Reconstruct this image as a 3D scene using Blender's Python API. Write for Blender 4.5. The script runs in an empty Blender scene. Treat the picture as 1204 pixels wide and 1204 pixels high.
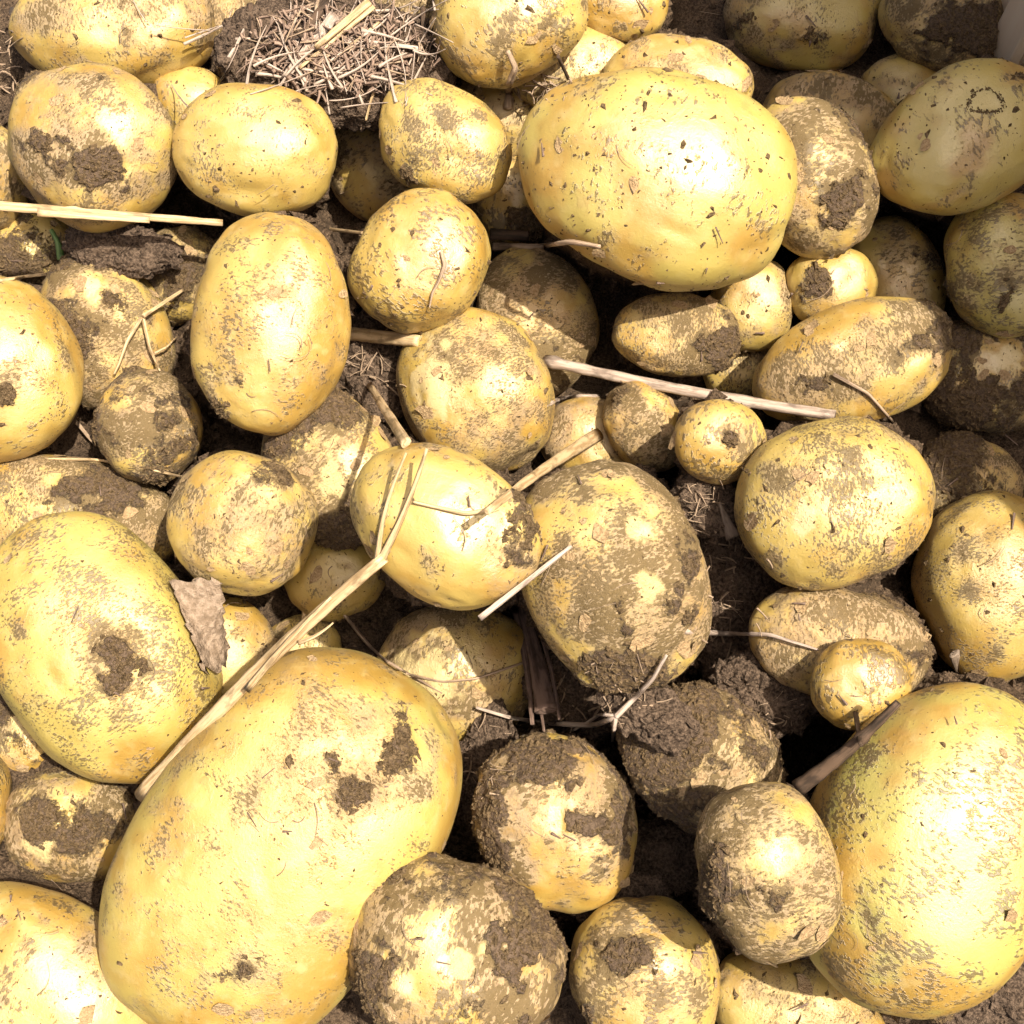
import bpy, math, random
import numpy as np
from mathutils import Vector, Matrix

# ------------------------------------------------------------------ camera
PX = 1204.0
FOV = math.radians(44)
PITCH = math.radians(20)
F = (PX / 2) / math.tan(FOV / 2)
D_BASE = 0.565
sc = bpy.context.scene
RIGHT = np.array([1.0, 0, 0])
UP = np.array([0, math.cos(PITCH), math.sin(PITCH)])
FWD = np.array([0, math.sin(PITCH), -math.cos(PITCH)])
CAM = -FWD * D_BASE
cam_d = bpy.data.cameras.new('camera')
cam_d.angle = FOV
cam_d.sensor_fit = 'HORIZONTAL'
cam_d.clip_start = 0.01
cam_d.clip_end = 100
cam = bpy.data.objects.new('camera', cam_d)
sc.collection.objects.link(cam)
cam.location = CAM
cam.rotation_euler = (PITCH, 0, 0)
sc.camera = cam

# ------------------------------------------------------------------ light
SUN = 0.34 * RIGHT + 0.22 * UP - 0.91 * FWD; SUN /= np.linalg.norm(SUN)
world = bpy.data.worlds.new('World'); sc.world = world
world.use_nodes = True
wn = world.node_tree
bg = wn.nodes['Background']
sky = wn.nodes.new('ShaderNodeTexSky')
sky.sky_type = 'NISHITA'
sky.sun_disc = False
sky.sun_elevation = math.asin(SUN[2])
sky.sun_rotation = math.atan2(SUN[0], SUN[1])
wn.links.new(sky.outputs[0], bg.inputs[0])
bg.inputs[1].default_value = 0.115
sky.air_density = 0.6
sky.dust_density = 7.0
sky.ozone_density = 0.6
sd = bpy.data.lights.new('sun', 'SUN')
sd.energy = 4.6
sd.angle = math.radians(0.6)
sd.color = (1.0, 0.95, 0.88)
sun = bpy.data.objects.new('sun', sd)
sc.collection.objects.link(sun)
sun.rotation_euler = Vector(-SUN).to_track_quat('-Z', 'Y').to_euler()
sc.view_settings.view_transform = 'Standard'
sc.view_settings.look = 'None'
sc.view_settings.exposure = 0.76
sc.view_settings.use_white_balance = True
sc.view_settings.white_balance_temperature = 6900
sc.cycles.use_adaptive_sampling = True
sc.cycles.adaptive_threshold = 0.02
sc.cycles.max_bounces = 7
sc.cycles.diffuse_bounces = 3
sc.cycles.glossy_bounces = 2
sc.view_settings.gamma = 1
sc.view_settings.use_curve_mapping = False

# ------------------------------------------------------------------ helpers
def pix(x, y, D):
    """point seen at photo pixel x, y at axial depth D"""
    return CAM + D * ((x - 602) / F * RIGHT - (y - 602) / F * UP + FWD)

def plane_depth(x, y, z):
    """axial depth at which the ray of a pixel meets the level plane z"""
    k = (-(np.asarray(y, float) - 602) / F * UP[2] + FWD[2])
    return (z - CAM[2]) / k

M32 = np.uint64(0xFFFFFFFF)
def _h(i, j, k, s):
    v = (i * 374761393 + j * 668265263 + k * 2147483647 + s * 1274126177).astype(np.int64).astype(np.uint64) & M32
    v = ((v ^ (v >> np.uint64(13))) * np.uint64(1274126177)) & M32
    v = ((v ^ (v >> np.uint64(16))) * np.uint64(2246822519)) & M32
    v ^= v >> np.uint64(15)
    return v.astype(np.float64) / 4294967295.0

def vnoise(p, seed=0):
    i = np.floor(p).astype(np.int64); f = p - i
    u = f * f * f * (f * (f * 6 - 15) + 10)
    r = 0
    for a in (0, 1):
        wa = u[:, 0] if a else 1 - u[:, 0]
        for b in (0, 1):
            wb = u[:, 1] if b else 1 - u[:, 1]
            for c in (0, 1):
                wc = u[:, 2] if c else 1 - u[:, 2]
                r = r + wa * wb * wc * _h(i[:, 0] + a, i[:, 1] + b, i[:, 2] + c, seed)
    return r

def fbm(p, seed=0, octv=4, gain=0.5):
    a, s, t = 1.0, 0.0, 0.0
    for o in range(octv):
        s = s + a * vnoise(p * 2 ** o + 17.3 * o, seed + o * 31)
        t += a; a *= gain
    return s / t

def sstep(a, b, x):
    t = np.clip((x - a) / (b - a), 0, 1)
    return t * t * (3 - 2 * t)

_ico = {}
def ico(n):
    if n not in _ico:
        import bmesh
        bm = bmesh.new()
        bmesh.ops.create_icosphere(bm, subdivisions=n, radius=1.0)
        v = np.array([q.co[:] for q in bm.verts])
        f = np.array([[q.index for q in t.verts] for t in bm.faces])
        bm.free()
        v /= np.linalg.norm(v, axis=1)[:, None]
        _ico[n] = (v, f)
    return _ico[n]

def mesh_of(name, v, f, mat, smooth=True):
    me = bpy.data.meshes.new(name)
    v = np.asarray(v, np.float32); f = np.asarray(f, np.int32)
    k = f.shape[1]
    me.vertices.add(len(v)); me.vertices.foreach_set('co', v.ravel())
    me.loops.add(f.size); me.loops.foreach_set('vertex_index', f.ravel())
    me.polygons.add(len(f))
    me.polygons.foreach_set('loop_start', np.arange(0, f.size, k, dtype=np.int32))
    me.polygons.foreach_set('loop_total', np.full(len(f), k, np.int32))
    me.polygons.foreach_set('use_smooth', np.full(len(f), smooth))
    me.update(calc_edges=True)
    me.materials.append(mat)
    return me

def link(name, me, parent=None):
    o = bpy.data.objects.new(name, me)
    sc.collection.objects.link(o)
    if parent is not None:
        o.parent = parent
    return o

def attr(me, name, arr):
    a = me.attributes.new(name, 'FLOAT', 'POINT')
    a.data.foreach_set('value', np.asarray(arr, np.float32))

def tag(o, label, cat=None, group=None, kind=None):
    if label: o['label'] = label
    if cat: o['category'] = cat
    if group: o['group'] = group
    if kind: o['kind'] = kind

# ------------------------------------------------------------------ materials
class NT:
    def __init__(s, name):
        s.m = bpy.data.materials.new(name); s.m.use_nodes = True
        s.t = s.m.node_tree; s.n = s.t.nodes
        s.b = s.n['Principled BSDF']
    def new(s, typ, **kw):
        n = s.n.new(typ)
        for k, v in kw.items(): setattr(n, k, v)
        return n
    def put(s, sock, v):
        if isinstance(v, bpy.types.NodeSocket): s.t.links.new(v, sock)
        elif isinstance(v, (tuple, list)) and len(v) == 3 and sock.type == 'RGBA': sock.default_value = (*v, 1)
        else: sock.default_value = v
    def math(s, op, a, b=0.0, c=0.0, clamp=False):
        n = s.new('ShaderNodeMath', operation=op, use_clamp=clamp)
        s.put(n.inputs[0], a); s.put(n.inputs[1], b); s.put(n.inputs[2], c)
        return n.outputs[0]
    def vmath(s, op, a, b):
        n = s.new('ShaderNodeVectorMath', operation=op)
        s.put(n.inputs[0], a); s.put(n.inputs[1], b)
        return n.outputs[0]
    def scale(s, a, k):
        n = s.new('ShaderNodeVectorMath', operation='SCALE')
        s.put(n.inputs[0], a); s.put(n.inputs['Scale'], k)
        return n.outputs[0]
    def noise(s, vec, scale, detail=3.0, rough=0.55, dist=0.0):
        n = s.new('ShaderNodeTexNoise')
        s.put(n.inputs['Vector'], vec); n.inputs['Scale'].default_value = scale
        n.inputs['Detail'].default_value = detail; n.inputs['Roughness'].default_value = rough
        n.inputs['Distortion'].default_value = dist
        return n.outputs['Fac']
    def voro(s, vec, scale, feature='F1', rnd=1.0):
        n = s.new('ShaderNodeTexVoronoi', feature=feature)
        s.put(n.inputs['Vector'], vec); n.inputs['Scale'].default_value = scale
        n.inputs['Randomness'].default_value = rnd
        return n
    def step(s, x, lo, hi):
        n = s.new('ShaderNodeMapRange', interpolation_type='SMOOTHSTEP')
        s.put(n.inputs['Value'], x); s.put(n.inputs['From Min'], lo); s.put(n.inputs['From Max'], hi)
        return n.outputs['Result']
    def mix(s, fac, a, b, mode='MIX'):
        n = s.new('ShaderNodeMix', data_type='RGBA', blend_type=mode)
        s.put(n.inputs['Factor'], fac); s.put(n.inputs['A'], a) if 0 else None
        s.put(n.inputs[6], a); s.put(n.inputs[7], b)
        return n.outputs[2]
    def attr(s, name, typ='GEOMETRY'):
        n = s.new('ShaderNodeAttribute', attribute_name=name, attribute_type=typ)
        return n.outputs['Fac']
    def bump(s, h, strength, dist, nrm=None):
        n = s.new('ShaderNodeBump')
        n.inputs['Strength'].default_value = strength; n.inputs['Distance'].default_value = dist
        s.put(n.inputs['Height'], h)
        if nrm is not None: s.put(n.inputs['Normal'], nrm)
        return n.outputs['Normal']

def potato_material():
    t = NT('potato_skin')
    tc = t.new('ShaderNodeTexCoord')
    rnd = t.new('ShaderNodeObjectInfo').outputs['Random']
    off = t.new('ShaderNodeCombineXYZ')
    for i, k in enumerate((731.0, 417.0, 953.0)):
        t.put(off.inputs[i], t.math('MULTIPLY', rnd, k))
    r2 = t.math('FRACT', t.math('MULTIPLY', rnd, 37.17))
    mm = t.vmath('ADD', t.scale(tc.outputs['Object'], t.math('MULTIPLY_ADD', r2, 700.0, 680.0)), off.outputs[0])
    soil = t.attr('soil'); dust = t.attr('dust')
    green = t.attr('green', 'OBJECT')
    # clean skin
    tone = t.attr('tone'); g0 = t.attr('grime')
    skin = t.mix(t.step(tone, 0.35, 0.68), (0.475, 0.330, 0.076), (0.40, 0.238, 0.040))
    n2 = t.noise(mm, 0.16, 3, 0.6)
    skin = t.mix(t.math('MULTIPLY', t.step(n2, 0.48, 0.72), 0.5), skin, (0.52, 0.39, 0.15))
    skin = t.mix(t.math('MULTIPLY', green, t.step(tone, 0.62, 0.35)), skin, (0.41, 0.36, 0.080))
    # flaky skin: tan sheets with crisp borders
    n3 = t.noise(mm, 0.09, 4, 0.68, 0.5)
    fl = t.step(t.math('ADD', n3, t.math('MULTIPLY', dust, 0.16)), 0.54, 0.66)
    skin = t.mix(t.math('MULTIPLY', fl, 0.38), skin, (0.34, 0.195, 0.055))
    # dust film: fine-grained beige brown
    g1 = t.noise(mm, 0.8, 4, 0.80)
    dsum = t.math('ADD', t.math('ADD', dust, t.math('MULTIPLY_ADD', g1, 2.6, -1.3)), t.math('MULTIPLY_ADD', g0, 1.2, -0.6))
    film = t.step(t.math('ADD', dust, t.math('MULTIPLY_ADD', g0, 1.2, -0.6)), -0.15, 0.95)
    skin = t.mix(t.math('MULTIPLY', film, 0.62), skin, (0.265, 0.178, 0.094))
    df = t.step(dsum, 0.1, 1.05)
    dcol = t.mix(t.step(g1, 0.42, 0.66), (0.38, 0.275, 0.160), (0.100, 0.066, 0.038))
    dcol = t.mix(t.step(t.math('ADD', t.math('MULTIPLY', n3, .8), t.math('MULTIPLY', g0, .4)), 0.45, 0.75), dcol, (0.46, 0.35, 0.215))
    skin = t.mix(t.math('MULTIPLY', df, 0.66), skin, dcol)
    # small flecks, slightly stretched, in drifts
    mp = t.new('ShaderNodeMapping'); t.put(mp.inputs['Vector'], mm)
    mp.inputs['Rotation'].default_value = (0.3, 0.5, 0.7); mp.inputs['Scale'].default_value = (1.0, 0.5, 0.8)
    f1 = t.noise(mp.outputs[0], 0.95, 3, 0.6)
    fs = t.math('ADD', f1, t.math('MULTIPLY_ADD', g0, 0.5, -0.25))
    fs = t.math('ADD', fs, t.math('MULTIPLY', t.math('MAXIMUM', dust, -0.1), 0.13))
    fs = t.math('ADD', fs, t.math('MULTIPLY_ADD', t.math('FRACT', t.math('MULTIPLY', rnd, 91.7)), 0.10, -0.035))
    fs = t.math('ADD', fs, t.math('MULTIPLY', t.math('MAXIMUM', soil, 0.0), 0.22))
    ff = t.step(fs, 0.585, 0.70)
    skin = t.mix(t.math('MULTIPLY', ff, 0.85), skin, (0.115, 0.074, 0.022))
    skin = t.mix(t.step(t.math('ADD', t.attr('bare'), t.math('MULTIPLY_ADD', g1, .8, -.4)), .35, .9), skin, (0.56, 0.43, 0.19))
    # caked soil
    g2 = t.noise(mm, 0.32, 5, 0.75)
    ssum = t.math('ADD', soil, t.math('MULTIPLY_ADD', g2, 1.3, -0.65))
    sf = t.step(ssum, 0.42, 0.62)
    scol = t.mix(t.step(g1, 0.3, 0.7), (0.042, 0.028, 0.018), (0.150, 0.104, 0.070))
    skin = t.mix(t.math('MULTIPLY', sf, 0.94), skin, scol)
    t.put(t.b.inputs['Base Color'], skin)
    dirt = t.math('MAXIMUM', sf, t.math('MULTIPLY', df, 0.8), clamp=True)
    dirt = t.math('MAXIMUM', dirt, t.math('MULTIPLY', film, 0.75))
    t.b.inputs['IOR'].default_value = 1.65
    t.put(t.b.inputs['Roughness'], t.math('ADD', t.math('MULTIPLY_ADD', dirt, 0.36, 0.47), t.math('MULTIPLY_ADD', n2, 0.16, -0.08)))
    t.put(t.b.inputs['Specular IOR Level'], t.math('MULTIPLY_ADD', dirt, -0.93, 1.0))
    h = t.math('MULTIPLY_ADD', sf, 0.9, t.math('MULTIPLY', g1, t.math('MULTIPLY_ADD', dirt, 0.6, 0.28)))
    h = t.math('ADD', h, t.math('MULTIPLY', fl, 0.12))
    h = t.math('ADD', h, t.math('MULTIPLY', ff, 0.3))
    h = t.math('ADD', h, t.math('MULTIPLY', t.math('MULTIPLY', g2, sf), 1.3))
    h = t.math('ADD', h, t.math('MULTIPLY', n2, 0.3))
    t.put(t.b.inputs['Normal'], t.bump(h, 0.8, 0.0009))
    return t.m

def soil_material(name, dark, light, scale=1.0):
    t = NT(name)
    tc = t.new('ShaderNodeTexCoord')
    mm = t.scale(tc.outputs['Object'], 1000.0 * scale)
    n1 = t.noise(mm, 0.12, 5, 0.65)
    n2 = t.noise(mm, 0.9, 4, 0.65)
    c = t.mix(t.step(n2, 0.35, 0.68), dark, light)
    c = t.mix(t.math('MULTIPLY', t.step(n1, 0.5, 0.75), 0.5), c, tuple(q * 1.35 for q in light))
    t.put(t.b.inputs['Base Color'], c)
    t.b.inputs['Roughness'].default_value = 0.95
    t.b.inputs['Specular IOR Level'].default_value = 0.15
    h = t.math('MULTIPLY_ADD', n1, 2.0, n2)
    t.put(t.b.inputs['Normal'], t.bump(h, 1.0, 0.0016))
    return t.m

def straw_material(name, a, b, rough=0.55):
    """dry stalk: streaks run along the length (UV v)"""
    t = NT(name)
    uv = t.new('ShaderNodeUVMap')
    rnd = t.new('ShaderNodeObjectInfo').outputs['Random']
    mp = t.new('ShaderNodeMapping'); t.put(mp.inputs['Vector'], uv.outputs[0])
    mp.inputs['Scale'].default_value = (9.0, 0.35, 1)
    lo = t.new('ShaderNodeCombineXYZ'); t.put(lo.inputs[0], t.math('MULTIPLY', rnd, 77.0)); t.put(lo.inputs[1], t.math('MULTIPLY', rnd, 31.0))
    t.put(mp.inputs['Location'], lo.outputs[0])
    n = t.noise(mp.outputs[0], 1.0, 5, 0.65)
    mp2 = t.new('ShaderNodeMapping'); t.put(mp2.inputs['Vector'], uv.outputs[0]); mp2.inputs['Scale'].default_value = (2.0, 0.5, 1)
    t.put(mp2.inputs['Location'], lo.outputs[0])
    n2 = t.noise(mp2.outputs[0], 1.3, 4, 0.6)
    c = t.mix(t.step(n, 0.38, 0.58), a, b)
    c = t.mix(t.math('MULTIPLY', t.step(n2, 0.5, 0.66), 0.7), c, tuple(q * 0.42 for q in a))
    t.put(t.b.inputs['Base Color'], c)
    t.b.inputs['Roughness'].default_value = rough
    t.b.inputs['Specular IOR Level'].default_value = 0.35
    t.put(t.b.inputs['Normal'], t.bump(n, 0.7, 0.0005))
    return t.m

def wood_material():
    t = NT('pale_wood')
    tc = t.new('ShaderNodeTexCoord')
    mp = t.new('ShaderNodeMapping'); t.put(mp.inputs['Vector'], tc.outputs['Object'])
    mp.inputs['Scale'].default_value = (60, 60, 5)
    n = t.noise(mp.outputs[0], 1.0, 6, 0.6, 0.4)
    c = t.mix(t.step(n, 0.3, 0.7), (0.82, 0.62, 0.40), (0.88, 0.72, 0.50))
    t.put(t.b.inputs['Base Color'], c)
    t.b.inputs['Roughness'].default_value = 0.55
    t.put(t.b.inputs['Normal'], t.bump(n, 0.3, 0.001))
    return t.m

M_POT = potato_material()
M_SOIL = soil_material('dry_soil', (0.045, 0.030, 0.020), (0.175, 0.122, 0.082))
M_BED = soil_material('bed_soil', (0.040, 0.026, 0.016), (0.16, 0.108, 0.066))
M_CRUMB = soil_material('soil_crumb', (0.085, 0.055, 0.025), (0.19, 0.130, 0.070))
M_FLAKE = soil_material('skin_flake', (0.34, 0.22, 0.11), (0.48, 0.34, 0.18))
M_STRAW = straw_material('straw', (0.36, 0.235, 0.11), (0.60, 0.44, 0.245))
M_GREYSTRAW = straw_material('weathered_straw', (0.30, 0.22, 0.165), (0.50, 0.40, 0.31))
M_ROOT = straw_material('dry_root', (0.24, 0.16, 0.10), (0.44, 0.32, 0.21), 0.8)
M_DEBRIS = straw_material('plant_scraps', (0.13, 0.082, 0.058), (0.33, 0.23, 0.165), 0.85)
M_BARK = straw_material('dry_stalk', (0.035, 0.022, 0.012), (0.095, 0.058, 0.034), 0.8)
M_STEM = straw_material('purple_stem', (0.075, 0.046, 0.032), (0.20, 0.130, 0.095), 0.8)
M_LEAF = straw_material('dead_leaf', (0.16, 0.115, 0.078), (0.26, 0.195, 0.14), 0.7)
M_PAPER = soil_material('papery_leaf', (0.19, 0.135, 0.088), (0.34, 0.255, 0.18), .4)
M_GREEN = straw_material('green_blade', (0.10, 0.19, 0.05), (0.20, 0.30, 0.10), 0.5)
M_WOOD = wood_material()

# ------------------------------------------------------------------ what lies in the pile
# key: (cx, cy, a, b, angle, layer, dust, soil, egg, label)   in photo pixels, layer 0 deepest; recessed ones get extra soil that paints in their shade
P = {}
def pot(key, cx, cy, a, b, ang, L, dust, soil, egg, label, green=0.0, sq=2.15):
    P[key] = dict(k=key, cx=cx, cy=cy, a=a, b=b, ang=math.radians(ang), L=L, dust=dust, soil=soil, egg=egg, label=label, green=green, sq=sq, soilclump=False)
def clump(key, cx, cy, a, b, ang, L, label, flat=0.6, sink=0.004):
    P[key] = dict(k=key, cx=cx, cy=cy, a=a, b=b, ang=math.radians(ang), L=L, label=label, soilclump=True, flat=flat, sink=sink)

pot('bigtop', 768, 211, 167, 125, 18, 8, .16, .03, .0, 'very large smooth yellow potato at top centre, largest in the upper half', .4)
pot('p2', 300, 176, 97, 80, 8, 7.0, .10, .04, .0, 'clean round shiny potato just above the upright oval one, left of the debris heap')
pot('p3', 109, 173, 103, 96, 30, 6.0, .50, .20, .0, 'large round potato with a brown soil smear, behind the long thin straw at left')
pot('p4', 132, 32, 122, 74, -4, 4, .45, .12, .0, 'wide yellow potato with soil specks along the top left edge of the photo')
pot('p5', 224, 122, 46, 42, 0, 3, .40, .12, .0, 'small potato tip peeking between two round potatoes at upper left')
pot('p6', 274, 24, 44, 40, 0, 3.5, .55, .35, .0, 'small brown shaded potato at the top edge, left of the debris heap')
pot('p8', 522, 168, 86, 66, 28, 7.0, .22, .06, -.05, 'smooth yellow potato with small dents, touching the very large top one on its left')
pot('p9', 495, 308, 86, 76, -60, 7.5, .08, .05, .0, 'clean bright potato with a fine root lying on it, right of the upright oval one')
pot('p10', 319, 381, 131, 93, 98, 7.2, .30, .06, .0, 'upright oval yellow potato standing lengthwise below the clean round shiny one')
pot('p11', -8, 435, 113, 101, 80, 8, .25, .06, .0, 'bright potato cut off by the left edge, mid height')
pot('p12', 126, 392, 98, 74, 65, 4, .95, 0.58, .0, 'soil-caked potato with thin grass stalks on it, right of the bright left-edge one')
pot('p13', 176, 500, 69, 62, 70, 5, .95, 0.42, .1, 'small dusty brown potato in the hollow left of the upright oval one')
pot('p14', 82, 612, 142, 76, 10, 4, .90, 0.34, .0, 'long dusty potato lying behind the large smooth one at the left edge')
pot('p15', 117, 765, 172, 122, 56, 8, .10, .03, -.03, 'large smooth yellow potato with one dark soil clod, left edge', .35)
pot('p16', 284, 616, 87, 84, 20, 6.5, .62, .09, .0, 'round speckled potato between the long dusty one and the split straw')
pot('p17', 262, 772, 78, 66, 70, 4, .55, .08, .0, 'potato tucked behind a dead leaf, beside the long thick straw')
pot('p18', 392, 552, 94, 74, 60, 3.6, .90, 0.46, .0, 'dusty streaked potato in shade below the upright oval one')
pot('p19', 394, 674, 60, 56, 0, 3.2, .30, 0.4, .0, 'small shaded yellow potato in the gap left of the split straw top')  # extra soil darkens the skin to match the shaded gap
pot('p20', 522, 619, 119, 88, 33, 8, .30, .08, .05, 'smooth potato under the split straw top, near the centre')
pot('p21', 559, 461, 103, 88, 62, 5.5, .62, 0.2, .0, 'mottled potato at the centre, below the clean bright one with a root')
pot('p22', 632, 378, 90, 70, 76, 4.5, .90, 0.3, .0, 'beige dusty potato in the shadow of the very large top one')
pot('p23', 722, 678, 140, 108, 66, 5.5, .78, 0.34, .0, 'large soil-smeared potato right of centre, with the dead purple stem at its foot')
pot('p24', 697, 520, 62, 52, 20, 3.5, .80, 0.4, .0, 'small mottled potato at the tip of the yellow straw splinter')
pot('p25', 758, 502, 58, 44, 55, 4.2, .85, 0.5, .0, 'small crusty potato left of the tiny pale one with a dark star mark')
pot('p26', 846, 520, 55, 50, 10, 6, .50, .05, .0, 'tiny pale round potato with a dark star-shaped mark, below the grey stalk')
pot('p27', 795, 394, 75, 49, 4, 5, .45, .22, .0, 'small flat brown potato right below the very large top one')
pot('p28', 884, 358, 50, 56, 0, 3.5, .50, .12, .0, 'small potato between the very large top one and the tiny round one with soil')
pot('p29', 978, 335, 54, 46, -10, 6, .10, .12, .0, 'tiny round yellow potato with a brown patch, in front of two shaded ones')
pot('p30', 1056, 330, 78, 54, 68, 4.5, .35, .14, .0, 'shaded oval potato right behind the tiny round yellow one')
pot('p31', 1005, 427, 124, 72, -16, 6.5, .48, .16, .0, 'long potato with soil on its right end, above the grey stalk tip')
pot('p32', 872, 432, 48, 42, 0, 3, .40, .20, .0, 'small potato half hidden above the grey stalk, left of the long one')
pot('p33', 955, 208, 98, 72, 66, 6, .62, .20, .0, 'half shaded potato with a grey soil clod, touching the very large top one')
pot('p34', 974, 142, 84, 56, 12, 4, .60, 0.36, .0, 'dark shaded potato behind the one with the grey soil clod, upper right')
pot('p35', 1130, 166, 112, 84, -28, 7.5, .22, .08, .08, 'large shaded olive yellow potato with a ring scar, upper right', .35)
pot('p36', 1182, 312, 88, 72, 76, 6, .25, .12, .0, 'shaded greenish potato cut off by the right edge, below the ring-scarred one', .5)
pot('p37', 941, 22, 93, 62, 6, 6, .35, .14, .0, 'shaded wide potato at the top edge, second from the wooden post', .3)
pot('p38', 1110, 14, 73, 69, 30, 6.5, .45, .30, .0, 'shaded potato with a wet dark soil patch next to the wooden post')
pot('p39', 730, 3, 57, 45, 8, 6.5, .40, .10, .0, 'small warm yellow potato at the top edge, above the very large one')
pot('p40', 597, 12, 96, 84, -35, 6.5, .35, .08, .0, 'large streaky potato at the top edge, right of the debris heap')
pot('p41', 672, 84, 84, 56, 10, 3.5, .65, .14, .0, 'dusty potato wedged behind the streaky top-edge one and the very large one')
pot('p42', 798, 97, 90, 53, 8, 5, .55, .12, .0, 'dusty potato peeking out above the very large top one')
pot('p43', 441, 196, 72, 58, 62, 3.5, .75, 0.4, .0, 'brown shaded potato between the clean round shiny one and the debris heap')
pot('p44', 580, 134, 62, 52, 20, 3.2, .75, .16, .0, 'dusty potato filling the gap left of the very large top one')
pot('p45', 1160, 442, 84, 66, 10, 3.5, .85, 0.75, .0, 'dark soil-covered potato by the right edge, with one pale bare spot')
pot('p46', 1132, 572, 66, 60, 20, 3.5, .90, 0.8, .0, 'dark crusty potato behind the large oval one on the right')
pot('p47', 981, 590, 116, 99, -18, 8, .36, .05, .0, 'large oval speckled potato with a white bare spot, right of centre', .1)
pot('p48', 1176, 688, 114, 99, 82, 8, .18, .07, .0, 'smooth yellow potato cut off by the right edge, mid height')
pot('p49', 985, 757, 108, 70, 8, 3.5, .85, 0.42, .0, 'dusty shaded potato under the large oval speckled one')
pot('p50', 1011, 805, 59, 54, 0, 6, .05, .03, .0, 'tiny clean pale yellow potato above the brown twig', .1)
pot('p51', 1094, 996, 206, 146, 112, 7.5, .12, .05, .05, 'huge pale yellow potato in the lower right corner', .85)
pot('p52', 903, 1025, 106, 83, 74, 8, .78, 0.24, .0, 'dusty potato leaning on the huge one in the lower right')
pot('p53', 826, 890, 98, 80, 30, 5, .95, 0.66, .0, 'heavily soil-coated potato above the dusty leaning one')
pot('p54', 655, 967, 107, 92, 66, 7, .35, .26, -.05, 'yellow potato with a soil collar, below the forked root')
pot('p55', 540, 790, 97, 86, 20, 4.5, .75, 0.34, .0, 'dusty potato left of the dead purple stem')
pot('p56', 332, 996, 250, 166, -56, 8.5, .24, .05, .0, 'huge yellow potato with dark soil spots, lower left, biggest of all', .3, sq=2.6)
pot('p57', 534, 1128, 132, 112, 20, 8.8, .75, 0.4, .0, 'big round soil-crusted potato at the bottom, in front of the biggest one')
pot('p58', 758, 1152, 98, 90, 85, 7.5, .22, .10, .0, 'smooth yellow potato with a soil cap at the bottom edge')
pot('p59', 938, 1196, 116, 74, 25, 6, .50, .09, .0, 'speckled potato at the bottom edge, under the dusty leaning one')
pot('p60', 58, 1160, 152, 106, 36, 8, .42, .07, .0, 'bright grainy potato in the lower left corner')
pot('p61', 86, 972, 82, 66, 10, 3, .70, .62, .0, 'dark shaded potato in the hole left of the biggest one')  # soil value is partly dirt, partly the deep shade of the hole
pot('p62', -34, 946, 42, 66, 0, 5, .30, .10, .0, 'thin sliver of a potato at the left edge, below the large smooth one')
pot('p63', 22, 872, 52, 46, 0, 3, .60, 0.7, .0, 'brown potato end under the large smooth one, left edge')
pot('p64', 474, 14, 48, 34, 0, 3.6, .75, .15, .0, 'dusty potato behind the debris heap at the top edge')
pot('p65', -12, 206, 46, 66, 0, 4, .60, .30, .0, 'brown potato side at the left edge, beside the soil-smeared round one')
pot('p66', 34, 292, 62, 44, 0, 2.5, .50, 0.8, .0, 'dark shaded potato under the long thin straw, left edge')  # soil raised so the skin colour carries the shade here
pot('p67', 212, 322, 62, 58, 0, 2.5, .70, 0.75, .0, 'dark shaded soil-covered potato in the gap left of the upright oval one')  # real dirt, with soil raised further to paint in the gap's shade
pot('p69', 1066, 108, 54, 46, 0, 3, .50, 0.7, .0, 'dark brown potato deep in the gap beside the ring-scarred one')
pot('p70', 600, 244, 46, 62, 0, 3, .55, 0.6, .0, 'dark shaded potato under the left end of the very large top one')
pot('p73', 356, 762, 46, 40, 0, 3.0, .65, .25, .0, 'small brown potato end under the thick straw')

clump('s1', 862, 690, 140, 62, 84, 1.5, 'loose dark soil between the large smeared and the oval speckled potato', sink=-.032)
clump('s3', 400, 70, 132, 76, 6, 4.5, 'crumbly soil heap under the dry plant debris at the top', flat=.45)
clump('s11', 474, 112, 66, 36, 14, 4.2, 'dusty pale soil heap right of the debris, above the smooth dented potato', sink=-.012)
clump('s14', 762, 838, 60, 36, 20, 5.2, 'crumbly soil between the forked root and the soil-coated potato', sink=.004)
clump('s15', 835, 590, 44, 40, 60, 3.0, 'soil pocket below the tiny pale potato with a star mark', sink=-.012)
clump('s16', 790, 1005, 44, 66, 80, 2.5, 'shaded soil under the soil-coated potato, lower centre', sink=-.012)
clump('s17', 640, 1040, 60, 30, 30, 3.0, 'soil crumbs between the collared and the crusted round potato', sink=-.01)
clump('s4', 572, 902, 74, 36, 96, 5.5, 'soil lump clinging left of the collared potato')
clump('s5', 702, 812, 92, 52, 8, 4.8, 'soil crumbs heaped below the large smeared potato', sink=.004)
clump('s6', 442, 428, 62, 44, 80, 2.0, 'dark soil pocket right of the upright oval potato', sink=-.015)
clump('s7', 283, 73, 24, 22, 0, 5.5, 'small round grey clod of soil above the clean round potato', .95)
clump('s8', 142, 294, 66, 30, 10, 4.6, 'reddish brown soil crumbs on top of the soil-caked potato')
clump('s9', 1172, 1158, 84, 62, 0, 2.0, 'dark soil in the lower right corner', sink=-.02)
clump('s12', 728, 1062, 62, 40, 20, 3.0, 'soil wedge between the collared and the bottom-edge potatoes', sink=-.02)
clump('s13', 905, 812, 72, 50, 0, 2.2, 'shaded soil left of the tiny clean potato', sink=-.02)

P['p56']['lump'] = .4; P['p51']['lump'] = .6; P['p54']['sink'] = .010; P['p61']['sink'] = .012; P['p63']['sink'] = .02; P['p49']['sink'] = .008; P['p57']['sink'] = .012; P['p56']['sink'] = .006
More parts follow.
